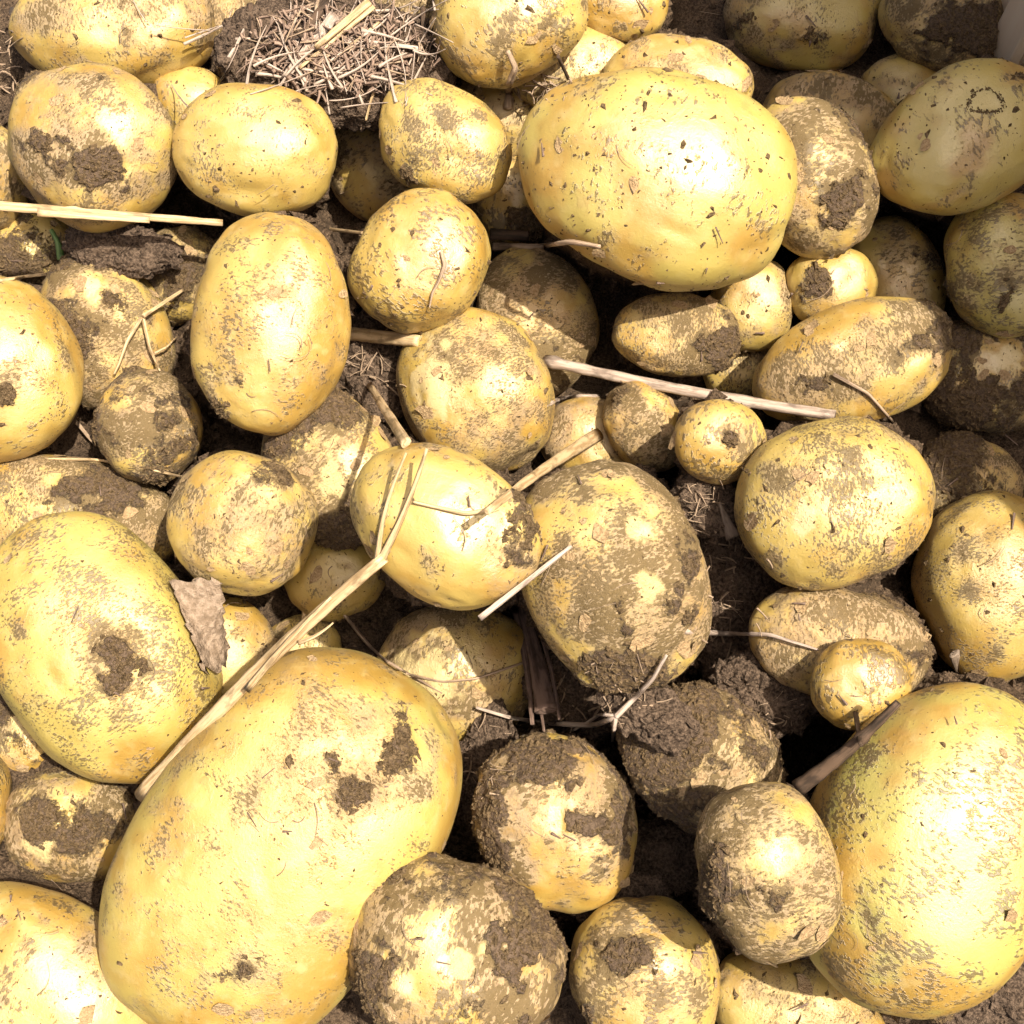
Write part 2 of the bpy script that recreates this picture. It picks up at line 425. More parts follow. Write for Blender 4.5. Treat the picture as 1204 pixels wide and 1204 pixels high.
# soil stuck on single potatoes: (px, py, rx, ry, amount)
PATCH = {
 'p3': [(70, 190, 30, 18, .8), (128, 212, 42, 20, 1.0), (100, 110, 60, 30, .3)],
 'p15': [(172, 778, 22, 30, 1.15), (160, 755, 12, 12, .9), (45, 790, 30, 60, .25)],
 'p56': [(428, 905, 17, 17, 1.0), (412, 876, 15, 10, .9), (478, 862, 24, 34, .9), (308, 1096, 24, 13, .95), (380, 860, 40, 10, .45), (345, 880, 22, 8, .5), (300, 900, 60, 60, .2)],
 'p33': [(975, 250, 30, 32, 1.1), (985, 130, 34, 18, .7), (1005, 200, 20, 40, .45)],
 'p38': [(1130, 48, 46, 26, 1.15), (1160, 60, 24, 20, 1.0), (1175, 20, 12, 40, .8)],
 'p54': [(690, 950, 32, 15, .95), (625, 885, 60, 26, .9), (580, 960, 26, 66, .9), (735, 900, 26, 70, .8)],
 'p57': [(450, 1120, 30, 46, .9), (630, 1060, 40, 70, .9), (580, 1090, 20, 22, .7), (540, 1025, 80, 20, .7), (500, 1060, 30, 14, -.5), (545, 1100, 30, 22, -.6), (485, 1125, 16, 16, -1)],
 'p58': [(740, 1105, 40, 22, .95), (690, 1172, 14, 20, .8)],
 'p52': [(840, 1050, 30, 80, .85), (905, 1032, 20, 18, .8), (950, 970, 24, 14, .6), (935, 1110, 30, 14, .5), (910, 990, 30, 26, -.5)],
 'p53': [(800, 870, 90, 60, .5), (830, 960, 60, 40, .5)],
 'p20': [(610, 640, 24, 46, .75), (545, 605, 14, 12, .5), (525, 655, 30, 12, .4)],
 'p23': [(755, 700, 46, 30, .6), (800, 640, 18, 60, .6), (720, 780, 70, 30, .8), (690, 610, 30, 60, -.3), (660, 690, 30, 60, -.4)],
 'p27': [(838, 410, 26, 26, .9)],
 'p29': [(952, 335, 18, 24, .9)],
 'p31': [(1090, 392, 24, 30, .9), (945, 455, 30, 14, .8), (1050, 420, 30, 20, .3)],
 'p26': [(851, 517, 9, 10, 1.25)],
 'p11': [(32, 468, 14, 14, .85)],
 'p10': [(300, 452, 12, 10, .7), (258, 482, 22, 12, .6), (230, 470, 16, 40, .3)],
 'p45': [(1160, 430, 26, 20, -1.6), (1160, 400, 70, 20, .5)],
 'p12': [(120, 345, 30, 22, -.8), (135, 380, 30, 24, -.3), (90, 400, 30, 40, .5)],
 'p16': [(325, 565, 24, 26, .7), (300, 605, 14, 8, .4)],
 'p35': [(1170, 110, 14, 8, .75), (1120, 190, 16, 12, .45)],
 'p36': [(1165, 345, 14, 22, .6), (1120, 330, 14, 30, .5)],
 'p37': [(870, 35, 14, 14, .7), (950, 60, 16, 8, .7)],
 'p30': [(1075, 312, 28, 12, .7)],
 'p51': [(1095, 1183, 16, 18, .9), (1075, 860, 16, 24, .45), (1180, 985, 6, 8, .9), (1000, 1090, 20, 40, .4)],
 'p46': [(1110, 545, 40, 30, .3)],
 'p48': [(1140, 645, 30, 14, .35)],
 'p47': [(930, 615, 20, 16, -.8)],
 'p9': [(525, 392, 30, 14, .5)],
 'p8': [(460, 215, 40, 30, .45), (525, 150, 10, 20, .5)],
 'p4': [(150, 10, 90, 22, .45), (60, 45, 16, 10, .6)],
 'p14': [(150, 570, 50, 26, .5)],
 'p18': [(370, 490, 40, 24, .6), (400, 620, 40, 40, .5)],
 'p49': [(1060, 740, 30, 40, .4)],
}

# spots where the skin is rubbed off: (px, py, rx, ry)
BARE = {'p47': [(928, 612, 15, 24)], 'p57': [(484, 1128, 14, 13), (548, 1098, 34, 18)], 'p12': [(118, 346, 26, 18)], 'p52': [(905, 985, 30, 22)],
 'p45': [(1160, 430, 24, 18)], 'p18': [(398, 560, 14, 44)], 'p23': [(745, 620, 30, 18), (752, 690, 16, 30)], 'p21': [(510, 450, 26, 60)], 'p55': [(500, 800, 40, 50)], 'p61': [(65, 985, 26, 20)]}

# ------------------------------------------------------------------ settle the pile
# every piece is set down, deepest first, on what already lies below it
G = 4.0; MARG = 300
gx = np.arange(-MARG, PX + MARG, G); gy = np.arange(-MARG, PX + MARG, G)
GX, GY = np.meshgrid(gx, gy)
def base_z(x, y):
    # the pile is lowest towards the wooden wall at the upper right
    return -0.02 * sstep(650, 1250, x) * sstep(500, -50, y)
HD = plane_depth(GX, GY, base_z(GX, GY))
LOW = np.full_like(HD, np.nan)
for d in sorted(P.values(), key=lambda q: q['L']):
    ca, sa = math.cos(d['ang']), math.sin(d['ang'])
    # objects far from the axis look stretched: take that back
    rr = math.hypot(d['cx'] - 602, d['cy'] - 602) / F
    d['shr'] = 1 - 0.10 * rr * rr
    u = ((GX - d['cx']) * ca + (GY - d['cy']) * sa) / d['a']
    v = (-(GX - d['cx']) * sa + (GY - d['cy']) * ca) / d['b']
    r2 = u * u + v * v
    m = r2 < 1
    c = d['b'] * (d['flat'] if d['soilclump'] else 0.84)
    d['c'] = c
    t = np.sqrt(1 - r2[m])
    D = np.min(HD[m] / (1 + 0.70 * c / F * t)) + d.get('sink', 0)
    d['D'] = D
    HD[m] = np.minimum(HD[m], D * (1 - c / F * t))
    LOW[m] = np.fmax(LOW[m], D * (1 + c / F * 0.5))
    d['pos'] = pix(d['cx'], d['cy'], D)

def hd(x, y):
    i = int(round((y + MARG) / G)); j = int(round((x + MARG) / G))
    i = min(max(i, 0), HD.shape[0] - 1); j = min(max(j, 0), HD.shape[1] - 1)
    return HD[i, j]

# ------------------------------------------------------------------ ground: crate floor, soil bed
def box(v0, v1):
    x0, y0, z0 = v0; x1, y1, z1 = v1
    v = [(x0, y0, z0), (x1, y0, z0), (x1, y1, z0), (x0, y1, z0), (x0, y0, z1), (x1, y0, z1), (x1, y1, z1), (x0, y1, z1)]
    f = [(0, 3, 2, 1), (4, 5, 6, 7), (0, 1, 5, 4), (1, 2, 6, 5), (2, 3, 7, 6), (3, 0, 4, 7)]
    return np.array(v, float), np.array(f)

def bevbox(name, v0, v1, mat, parent, bev=0.0012):
    import bmesh
    v, f = box(v0, v1)
    bm = bmesh.new()
    vs = [bm.verts.new(q) for q in v]
    for q in f: bm.faces.new([vs[i] for i in q])
    bmesh.ops.bevel(bm, geom=list(bm.edges), offset=bev, segments=2, affect='EDGES', profile=0.5)
    me = bpy.data.meshes.new(name); bm.to_mesh(me); bm.free()
    me.materials.append(mat)
    return link(name, me, parent)

# crate wall: runs from beyond the top edge to beyond the right edge
corner = pix(1205, 40, plane_depth(1205, 40, 0.05))
crate = bpy.data.objects.new('wooden_crate', None); sc.collection.objects.link(crate)
wd = np.array([0.37, -0.93]); wd /= np.linalg.norm(wd)
crate.location = (corner[0], corner[1], -0.07)
crate.rotation_euler = (0, 0, math.atan2(wd[1], wd[0]))
# local x along the wall (towards lower right of the photo), local y outwards (away from the pile)
tag(crate, 'pale wooden crate side with an upright post in the top right corner', 'crate')
CH = 0.58
bevbox('post', (-0.018, 0.0, 0.0), (0.0, 0.0075, CH + 0.0), M_WOOD, crate)
for i in range(3):
    z0 = 0.002 + i * (CH - .004) / 3
    bevbox('wall_board', (-0.42, 0.0078, z0), (0.62, 0.020, z0 + (CH - .004) / 3 - 0.003), M_WOOD, crate)

def bed():
    S = LOW.copy()
    base = plane_depth(GX, GY, base_z(GX, GY))
    S = np.where(np.isnan(S), base, np.minimum(S, base))
    for _ in range(10):
        pz = np.pad(S, 1, mode='edge')
        S = (pz[:-2, 1:-1] + pz[2:, 1:-1] + pz[1:-1, :-2] + pz[1:-1, 2:] + 4 * S) / 8
    k = 2
    X, Y, S = GX[::k, ::k], GY[::k, ::k], S[::k, ::k] * 1.006
    Pt = CAM + S[..., None] * ((X - 602)[..., None] / F * RIGHT - (Y - 602)[..., None] / F * UP + FWD)
    h, w = S.shape
    v = Pt.reshape(-1, 3)
    v[:, 2] += 0.014 * (fbm(v * 90, 5) - 0.5) + 0.004 * (fbm(v * 400, 8, 2) - .5)
    idx = np.arange(h * w).reshape(h, w)
    f = np.stack([idx[:-1, :-1], idx[1:, :-1], idx[1:, 1:], idx[:-1, 1:]], -1).reshape(-1, 4)
    return v, f
bv, bf = bed()
soil_bed = link('ground', mesh_of('ground', bv, bf, M_BED))
tag(soil_bed, 'dark soil bed under the potatoes', None, None, 'structure')

# ------------------------------------------------------------------ pieces of the pile
def frame(d):
    ca, sa = math.cos(d['ang']), math.sin(d['ang'])
    ex = RIGHT * ca - UP * sa
    ey = -RIGHT * sa - UP * ca
    ez = np.cross(ex, ey)
    return ex, ey, ez          # ez points away from the viewer

def chunks(rng, pts, nrm, size, flat=0.6):
    """irregular crumbs sitting on a surface: ragged six-sided base ring and an off-centre top"""
    n = len(pts)
    fc = np.array([[i, (i + 1) % 6, 6] for i in range(6)])
    t = rng.normal(size=(n, 3)); t -= (t * nrm).sum(1)[:, None] * nrm
    t /= np.linalg.norm(t, axis=1)[:, None] + 1e-9
    b = np.cross(nrm, t)
    an = np.arange(6)[None] * math.pi / 3 + rng.uniform(-.4, .4, (n, 6))
    rr = rng.uniform(.35, 1.35, (n, 6))
    el = rng.uniform(.8, 2.2, n)[:, None]
    X = np.concatenate([np.cos(an) * rr * el, rng.uniform(-.5, .5, (n, 1))], 1)
    Y = np.concatenate([np.sin(an) * rr, rng.uniform(-.5, .5, (n, 1))], 1)
    Z = np.concatenate([rng.uniform(-.5, .15, (n, 6)) * flat, rng.uniform(.6, 1.3, (n, 1)) * flat], 1)
    V = (X[..., None] * t[:, None] + Y[..., None] * b[:, None] + Z[..., None] * nrm[:, None]) * size[:, None, None] + pts[:, None]
    Fc = (fc[None] + 7 * np.arange(n)[:, None, None]).reshape(-1, 3)
    return V.reshape(-1, 3), Fc

def scatter(rng, v, f, wv, n, size_lo, size_hi, view_dir, flat=.6):
    """view_dir: direction to the viewer in the mesh's own frame"""
    tri = v[f]
    nr = np.cross(tri[:, 1] - tri[:, 0], tri[:, 2] - tri[:, 0])
    ar = np.linalg.norm(nr, axis=1) + 1e-15
    nr = nr / ar[:, None]
    w = ar * wv[f].mean(1) * ((nr @ view_dir) > -0.25)
    if w.sum() <= 0 or n < 1: return None
    i = rng.choice(len(f), int(n), p=w / w.sum())
    r1, r2 = rng.random(len(i)), rng.random(len(i))
    q = r1 + r2 > 1; r1[q], r2[q] = 1 - r1[q], 1 - r2[q]
    p = tri[i, 0] + r1[:, None] * (tri[i, 1] - tri[i, 0]) + r2[:, None] * (tri[i, 2] - tri[i, 0])
    s = size_lo * (size_hi / size_lo) ** (rng.random(len(i)) ** 2.2)
    return chunks(rng, p, nr[i], s, flat)

def potato(d, seed):
    rng = np.random.default_rng(seed)
    big = max(d['a'], d['b'])
    n = 6 if big > 56 else 5
    u, f = ico(n)
    D = d['D']; k = D / F * d['shr']
    a, b, c = d['a'] * k, d['b'] * k, d['c'] * k
    sq = d['sq']
    r = (np.abs(u[:, 0]) ** sq + np.abs(u[:, 1]) ** sq + np.abs(u[:, 2]) ** sq) ** (-1 / sq)
    s = u * r[:, None]
    s = s / max(1.0, 1.0)
    # egg shape and slow unevenness
    w = 1 + d['egg'] * s[:, 0]
    s[:, 1] *= w; s[:, 2] *= w
    low = fbm(u * 1.15 + rng.uniform(0, 50, 3), seed, 2) - .5
    mid = fbm(u * 2.6 + rng.uniform(0, 50, 3), seed + 3, 2) - .5
    s *= (1 + d.get('lump', 1) * (0.19 * low + 0.06 * mid))[:, None]
    # eyes: shallow dents with a small brow
    for _ in range(rng.integers(5, 10)):
        e = rng.normal(size=3); e[2] = -abs(e[2]) * .8; e /= np.linalg.norm(e)
        dd = np.linalg.norm(u - e, axis=1)
        sg = rng.uniform(.09, .17)
        s *= (1 - rng.uniform(.006, .022) * np.exp(-(dd / sg) ** 2))[:, None]
    eye = np.zeros(len(u))
    for _ in range(rng.integers(4, 8)):
        e = rng.normal(size=3); e[2] = -abs(e[2]) - .2; e /= np.linalg.norm(e)
        w_ = np.cross(e, rng.normal(size=3)); w_ /= np.linalg.norm(w_); h_ = np.cross(e, w_)
        du, dv = (u - e) @ w_, (u - e) @ h_
        sg = rng.uniform(.07, .12) * (90 / max(big, 60)) ** .5
        g_ = np.exp(-(du / (sg * 1.9)) ** 2 - (dv / sg) ** 2) * ((u @ e) > 0)
        br = np.exp(-(du / (sg * 2.4)) ** 2 - ((dv - 1.5 * sg) / (.8 * sg)) ** 2) * ((u @ e) > 0)
        s *= (1 - rng.uniform(.010, .022) * g_ + rng.uniform(.002, .007) * br)[:, None]
        eye = np.maximum(eye, g_ * rng.uniform(.2, 1))
    v = s * np.array([a, b, c])
    # bring the outline back to the measured one
    ex = np.abs(v).max(0); 
    for ax, t in ((0, a), (1, b), (2, c)):
        mx, mn = v[:, ax].max(), v[:, ax].min()
        v[:, ax] = (v[:, ax] - (mx + mn) / 2) * (2 * t / (mx - mn))
    # soil and dust fields
    mm = v * 1000 + rng.uniform(0, 500, 3)
    k1 = fbm(mm * .055, seed + 9, 4)
    k2 = fbm(mm * .065, seed + 19, 4, .6)
    soil = (k1 - .5) * 2.3 + (d['soil'] - .42) * 1.5
    dust = (k2 - .5) * (1.1 + 2.4 * d['dust']) + d['dust'] * 1.12 - .46 + eye * .55
    ex_, ey_, ez_ = frame(d)
    pxk = D / F
    ca, sa = math.cos(d['ang']), math.sin(d['ang'])
    vx = d['cx'] + (v[:, 0] * ca - v[:, 1] * sa) / pxk
    vy = d['cy'] + (v[:, 0] * sa + v[:, 1] * ca) / pxk
    front = v[:, 2] < c * .25
    wob = fbm(mm * .2, seed + 5, 3) - .5
    for (px, py, rx, ry, am) in PATCH.get(d['k'], []):
        q = np.sqrt(((vx - px) / (rx * 1.15)) ** 2 + ((vy - py) / (ry * 1.15)) ** 2) + wob * 1.7
        g = am * (1 - sstep(.15, 1.45, q)) * front
        soil = np.maximum(soil, -.4 + 0 * g) + g * 1.2 if am > 0 else soil + g
        if am < 0: dust = dust + g * .7
        else: dust = dust + .6 * am * (1 - sstep(.3, 2.6, q)) * front
    bare = np.zeros(len(v))
    for (px, py, rx, ry) in BARE.get(d['k'], []):
        q = np.sqrt(((vx - px) / rx) ** 2 + ((vy - py) / ry) ** 2) + wob * 2.0
        g = (1 - sstep(.2, 1.5, q)) * front
        bare = np.maximum(bare, g * .9); soil = soil - g * .5
    soil = np.clip(soil, -1, 1.1); dust = np.clip(dust, -.6, 1)
    nn = v / np.linalg.norm(v, axis=1)[:, None]
    lump = fbm(mm * .35, seed + 2, 2)
    crust = sstep(.25, .7, soil)
    v = v + nn * (crust * (.0002 + .0014 * lump))[:, None]
    me = mesh_of('potato', v, f, M_POT)
    attr(me, 'soil', soil); attr(me, 'dust', dust); attr(me, 'bare', bare)
    attr(me, 'tone', fbm(mm * .045, seed + 61, 3, .6) * 1.3 - .15); attr(me, 'grime', fbm(mm * .12, seed + 71, 3))
    o = link('potato', me)
    R = np.stack([ex_, ey_, ez_], 1)
    o.matrix_world = Matrix([[*R[i], d['pos'][i]] for i in range(3)] + [[0, 0, 0, 1]])
    o['green'] = d['green']
    tag(o, d['label'], 'potato', 'potatoes in the crate')
    # crumbs sticking to the skin
    area = 2 * math.pi * ((a * b + a * c + b * c) / 3) * 1e6
    vd = np.array([0, 0, -1.0])
    parts = []
    fle = sstep(.46, .74, fbm(mm * .09, seed + 44, 3)) + .04
    q = scatter(rng, v, f, fle, area * (.006 + .075 * d['dust']), .0002, .0006, vd, .25)
    if q: parts.append(q)
    q = scatter(rng, v, f, crust ** 2 + .0005, area * min(.7, .02 + 1.3 * float((crust > .5).mean())), .0003, .0015, vd, .85)
    if q: parts.append(q)
    nf = int(2 + 9 * d['dust'] * big / 90)
    fv = np.where((v[:, 2] < -.15 * c) & (soil < .35))[0]
    if len(fv):
        FV, FFc, FUV = [], [], []
        for q_ in range(nf):
            i = rng.choice(fv); p0 = v[i]; n0 = p0 / np.array([a * a, b * b, c * c]); n0 /= np.linalg.norm(n0)
            t0 = np.cross(n0, rng.normal(size=3)); t0 /= np.linalg.norm(t0); b0 = np.cross(n0, t0)
            m_ = 11; R0 = rng.uniform(.0012, .0042); Rc = (a + b) / 2
            an = np.linspace(0, 2 * math.pi, m_, endpoint=False)
            rr_ = R0 * (1 + .5 * (rng.random(m_) - .5)) * (1 + .55 * np.cos(an))
            vv = [p0 + n0 * .0001]
            for fr_ in (.5, 1.0):
                x_ = np.cos(an) * rr_ * fr_; y_ = np.sin(an) * rr_ * fr_ * .6
                z_ = .00012 - (x_ ** 2 + y_ ** 2) / (2 * Rc) + np.clip(x_ / R0, 0, 2) ** 2 * R0 * rng.uniform(.04, .2)
                vv += list(p0 + x_[:, None] * t0 + y_[:, None] * b0 + z_[:, None] * n0)
            o_ = len(FV); FV += vv
            for j in range(m_):
                j2 = (j + 1) % m_
                FFc += [(o_, o_ + 1 + j, o_ + 1 + j2), (o_ + 1 + j, o_ + 1 + m_ + j, o_ + 1 + m_ + j2), (o_ + 1 + j, o_ + 1 + m_ + j2, o_ + 1 + j2)]
        fo = link('skin_flakes', mesh_of('skin_flakes', np.array(FV), np.array(FFc), M_FLAKE), o)
        fo['kind'] = 'stuff'
    if d['k'] == 'p35':        # brown ring scar
        th = rng.uniform(0, 6.283, 330); rr_ = rng.normal(19, 1.4, 330) * (1 + .12 * np.sin(3 * th))
        px_ = (1134 - d['cx'] + rr_ * np.cos(th)) * pxk; py_ = (141 - d['cy'] + .72 * rr_ * np.sin(th)) * pxk
        lx = px_ * ca + py_ * sa; ly = -px_ * sa + py_ * ca
        fr_ = v[:, 2] < 0
        vi = np.argmin((v[fr_][None, :, 0] - lx[:, None]) ** 2 + (v[fr_][None, :, 1] - ly[:, None]) ** 2, 1)
        near = v[fr_][vi]; nr_ = nn[fr_][vi]
        lz = near[:, 2] - ((lx - near[:, 0]) * nr_[:, 0] + (ly - near[:, 1]) * nr_[:, 1]) / nr_[:, 2]
        parts.append(chunks(rng, np.stack([lx, ly, lz], 1), nr_, rng.uniform(.0002, .0005, 330), .4))
    if parts:
        off = 0; V = []; FF = []
        for pv, pf in parts:
            V.append(pv); FF.append(pf + off); off += len(pv)
        co = link('soil_crumbs', mesh_of('soil_crumbs', np.concatenate(V), np.concatenate(FF), M_CRUMB, False), o)
        co['kind'] = 'stuff'
    d['obj'] = o

def soil_clump(d, seed):
    rng = np.random.default_rng(seed)
    u, f = ico(6)
    D = d['D']; k = D / F
    a, b, c = d['a'] * k, d['b'] * k, d['c'] * k
    s = u * (0.86 + 0.34 * (fbm(u * 2.2 + seed, seed, 3)))[:, None]
    v = s * np.array([a, b, c])
    mm = v * 1000
    nn = v / np.linalg.norm(v, axis=1)[:, None]
    v = v + nn * (0.006 * (fbm(mm * .10 + seed, seed, 3) - .5) + .004 * (fbm(mm * .32, seed + 7, 2) - .5))[:, None]
    ex_, ey_, ez_ = frame(d)
    o = link('soil_clump', mesh_of('soil_clump', v, f, M_SOIL))
    R = np.stack([ex_, ey_, ez_], 1)
    o.matrix_world = Matrix([[*R[i], d['pos'][i]] for i in range(3)] + [[0, 0, 0, 1]])
    tag(o, d['label'], 'soil', 'soil lumps among the potatoes')
    area = 2 * math.pi * ((a * b + a * c + b * c) / 3) * 1e6
    q = scatter(rng, v, f, np.ones(len(v)), area * .22, .0005, .0026, np.array([0, 0, -1.]), .9)
    co = link('soil_crumbs', mesh_of('soil_crumbs', q[0], q[1], M_SOIL, False), o)
    co['kind'] = 'stuff'
    d['obj'] = o

for i, d in enumerate(P.values()):
    (soil_clump if d['soilclump'] else potato)(d, 100 + i * 7)

# crumbs on the bed
_rng = np.random.default_rng(4)
btri = np.concatenate([bf[:, [0, 1, 2]], bf[:, [0, 2, 3]]])
q = scatter(_rng, bv, btri, np.ones(len(bv)), 26000, .0006, .0045, -FWD, .9)
co = link('loose_soil', mesh_of('loose_soil', q[0], q[1], M_BED, False))
tag(co, 'loose dark soil crumbs lying in the gaps between the potatoes', 'soil', None, 'stuff')

# ------------------------------------------------------------------ straw, stems and roots
def rest_line(p0, p1, lift=0.0):
    """inverse depths at both ends of a straight stalk that lies on the pile between two pixels"""
    t = np.linspace(0, 1, 41)
    inv = np.array([1 / (hd(p0[0] + (p1[0] - p0[0]) * s, p0[1] + (p1[1] - p0[1]) * s) - lift) for s in t])
    best = None
    for i in range(41):
        for j in range(i + 4, 41):
            m = (inv[j] - inv[i]) / (t[j] - t[i]); c = inv[i] - m * t[i]
            if (c + m * t - inv).min() > -1e-4 * inv.mean() - 1e-9:
                e = (c + m * t).sum() + 3 * abs(m)
                if best is None or e < best[0]: best = (e, c, c + m)
    if best is None: return inv.max(), inv.max()
    return best[1], best[2]

def tube(path, rad, seed=0, sides=8, flat=1.0, flatdir=None, cap=True, rough=.06, hollow=False):
    """swept stalk; path Nx3, rad N; flat squeezes it along the view direction"""
    path = np.asarray(path, float); n = len(path)
    rng = np.random.default_rng(seed)
    tan = np.gradient(path, axis=0); tan /= np.linalg.norm(tan, axis=1)[:, None] + 1e-12
    ref = -FWD if flatdir is None else np.asarray(flatdir, float)
    up = ref[None] - (tan @ ref)[:, None] * tan; up /= np.linalg.norm(up, axis=1)[:, None] + 1e-12
    sd_ = np.cross(tan, up)
    ang = np.linspace(0, 2 * math.pi, sides, endpoint=False)
    prof = 1 + rng.uniform(-rough, rough, (1, sides)) + rng.uniform(-rough, rough, (n, sides)) * .5
    V = path[:, None] + (np.cos(ang)[None, :, None] * sd_[:, None] + np.sin(ang)[None, :, None] * up[:, None] * flat) * (np.asarray(rad)[:, None] * prof)[..., None]
    V = V.reshape(-1, 3)
    Fq = []; UV = []
    ln = np.concatenate([[0], np.cumsum(np.linalg.norm(np.diff(path, axis=0), axis=1))]) * 1000 / 8
    for i in range(n - 1):
        for j in range(sides):
            j2 = (j + 1) % sides
            Fq.append((i * sides + j, i * sides + j2, (i + 1) * sides + j2, (i + 1) * sides + j))
            UV += [(j / sides, ln[i]), ((j + 1) / sides, ln[i]), ((j + 1) / sides, ln[i + 1]), (j / sides, ln[i + 1])]
    if cap:
        for e in (0, n - 1):
            base = e * sides
            cidx = len(V)
            off = tan[e] * rad[e] * (.25 if e else -.25) * (-2 if hollow else 1)
            V = np.concatenate([V, (path[e] + off)[None]])
            for j in range(sides):
                j2 = (j + 1) % sides
                q = (base + j, base + j2, cidx, cidx) 
                Fq.append((base + j2, base + j, cidx) if e == 0 else (base + j, base + j2, cidx))
                UV += [(j / sides, ln[e]), ((j + 1) / sides, ln[e]), (.5, ln[e])]
    return V, Fq, UV

def poly_mesh(name, pieces, mat):
    V = []; Fc = []; UV = []; off = 0
    for v, f, uv in pieces:
        V.append(v); Fc += [tuple(i + off for i in q) for q in f]; UV += uv; off += len(v)
    me = bpy.data.meshes.new(name)
    me.from_pydata(np.concatenate(V).tolist(), [], Fc)
    me.uv_layers.new(name='UVMap')
    me.uv_layers[0].data.foreach_set('uv', np.array(UV, np.float32).ravel())
    me.polygons.foreach_set('use_smooth', np.ones(len(me.polygons), bool))
    me.update()
    me.materials.append(mat)
    return me

def stalk(p0, p1, w0, w1, mat, name, label, cat, seed, bend=0.0, lift=.001, flat=.7, n=16, nodes=(), group=None, d0=None, parent=None, sides=10, wav=0.0):
    """straight dry stalk from pixel p0 to p1, widths in pixels"""
    i0, i1 = rest_line(p0, p1, lift) if d0 is None else d0
    rng = np.random.default_rng(seed)
    t = np.linspace(0, 1, n)
    dx, dy = p1[0] - p0[0], p1[1] - p0[1]; L = math.hypot(dx, dy)
    path = []; rad = []
    ph = rng.uniform(0, 6)
    for s in t:
        iv = i0 + (i1 - i0) * s
        bb = bend * math.sin(math.pi * s) + wav * math.sin(5 * s + ph)
        x = p0[0] + dx * s - dy / L * bb; y = p0[1] + dy * s + dx / L * bb
        Dp = 1 / iv
        w = (w0 + (w1 - w0) * s) / 2
        for nd in nodes:
            w *= 1 + .28 * math.exp(-((s - nd) / .018) ** 2)
        r = w * Dp / F
        path.append(pix(x, y, Dp - r * flat * .6)); rad.append(r * (1 + rng.uniform(-.06, .06)))
    me = poly_mesh(name, [tube(path, np.array(rad), seed, sides, flat, hollow=True)], mat)
    o = link(name, me, parent)
    if parent is None: tag(o, label, cat, group)
    return o, (i0, i1)

def drape(pts, w0, w1, mat, name, label, cat, seed, group=None, lift=.0006, n=40, parent=None, flat=.8, sides=6, build=True, smooth=5):
    """thin root or blade that follows the surface along a pixel polyline"""
    pts = np.array(pts, float)
    sl = np.concatenate([[0], np.cumsum(np.linalg.norm(np.diff(pts, axis=0), axis=1))])
    s = np.linspace(0, sl[-1], n)
    # smooth the corners
    x = np.interp(s, sl, pts[:, 0]); y = np.interp(s, sl, pts[:, 1])
    for _ in range(3):
        x[1:-1] = (x[:-2] + 2 * x[1:-1] + x[2:]) / 4; y[1:-1] = (y[:-2] + 2 * y[1:-1] + y[2:]) / 4
    Dp = np.array([hd(a, b) for a, b in zip(x, y)])
    for _ in range(smooth):                     # stiff fibre: bridges hollows
        q = np.pad(Dp, 1, mode='edge')
        Dp = np.minimum(Dp, (q[:-2] + q[2:]) / 2)
    q = np.pad(Dp, 2, mode='edge'); Dp = np.minimum(Dp, (q[:-4] + q[1:-3] + q[2:-2] + q[3:-1] + q[4:]) / 5)
    path = [pix(a, b, dd - lift) for a, b, dd in zip(x, y, Dp)]
    rad = np.linspace(w0, w1, n) / 2 * Dp / F
    tb = tube(path, rad, seed, sides, flat)
    if not build: return tb
    o = link(name, poly_mesh(name, [tb], mat), parent)
    if parent is None: tag(o, label, cat, group)
    return o

# the long thick straw over the biggest potato, with its split upper end
I0, I1 = rest_line((166, 938), (496, 560), .0015)
T = lambda k: I0 + (I1 - I0) * k
st, dd = stalk((166, 938), (452, 655), 20, 14, M_STRAW, 'straw', 'thick pale straw lying diagonally across the biggest potato, its top split', 'straw', 1, bend=-10, nodes=(.62, .05), n=26, flat=.55, d0=(T(0), T(.8)))
def sub(p0, p1, w0, w1, ia, ib, seed, bend=0):
    stalk(p0, p1, w0, w1, M_STRAW, 'split_fibre', None, None, seed, bend=bend, d0=(ia, ib), parent=st, flat=.35, sides=6)
def inv_hd(p, lift=.001): return 1 / (hd(*p) - lift)
sub((446, 662), (502, 527), 11, 4, T(.79), max(T(1.05), inv_hd((500, 530), .003)), 2, 4)
sub((443, 666), (478, 532), 8, 3, T(.78), max(T(1.0), inv_hd((478, 534), .003)), 3, -7)
sub((350, 756), (392, 732), 6, 2, T(.55), T(.56), 4, 3)
sub((290, 812), (390, 702), 9, 4, T(.43) + .012, T(.66) + .012, 5, -3)
sub((176, 920), (215, 885), 12, 5, T(.03) + .012, T(.15) + .012, 6, 0)

stalk((640, 424), (982, 489), 13, 13, M_GREYSTRAW, 'straw', 'straight pale grey stalk below the flat brown potato, right of centre', 'straw', 11, bend=4, nodes=(.03, .68), n=30, flat=.9)
so, sdp = stalk((-30, 240), (262, 262), 13, 8, M_STRAW, 'straw', 'long thin bright straw crossing in front of the soil-smeared potato at left', 'straw', 12, bend=0, nodes=(.40,), n=26)
stalk((44, 250), (176, 259), 9, 7, M_STRAW, 'straw', None, None, 13, d0=(sdp[0] + (sdp[1] - sdp[0]) * .25 + .01, sdp[0] + (sdp[1] - sdp[0]) * .7 + .01), parent=so, flat=.5)
stalk((382, 269), (428, 274), 5, 4, M_STRAW, 'straw', 'thin straw tip showing between the two oval potatoes at left', 'straw', 14, d0=None, flat=.6)
stalk((411, 392), (494, 401), 17, 14, M_STRAW, 'straw', 'short pale cut straw stub beside the clean bright potato', 'straw', 15, flat=.8)
stalk((572, 602), (704, 510), 9, 16, M_STRAW, 'straw', 'yellow straw splinter leaning over the smooth central potato', 'straw', 16, bend=-3, flat=.5)
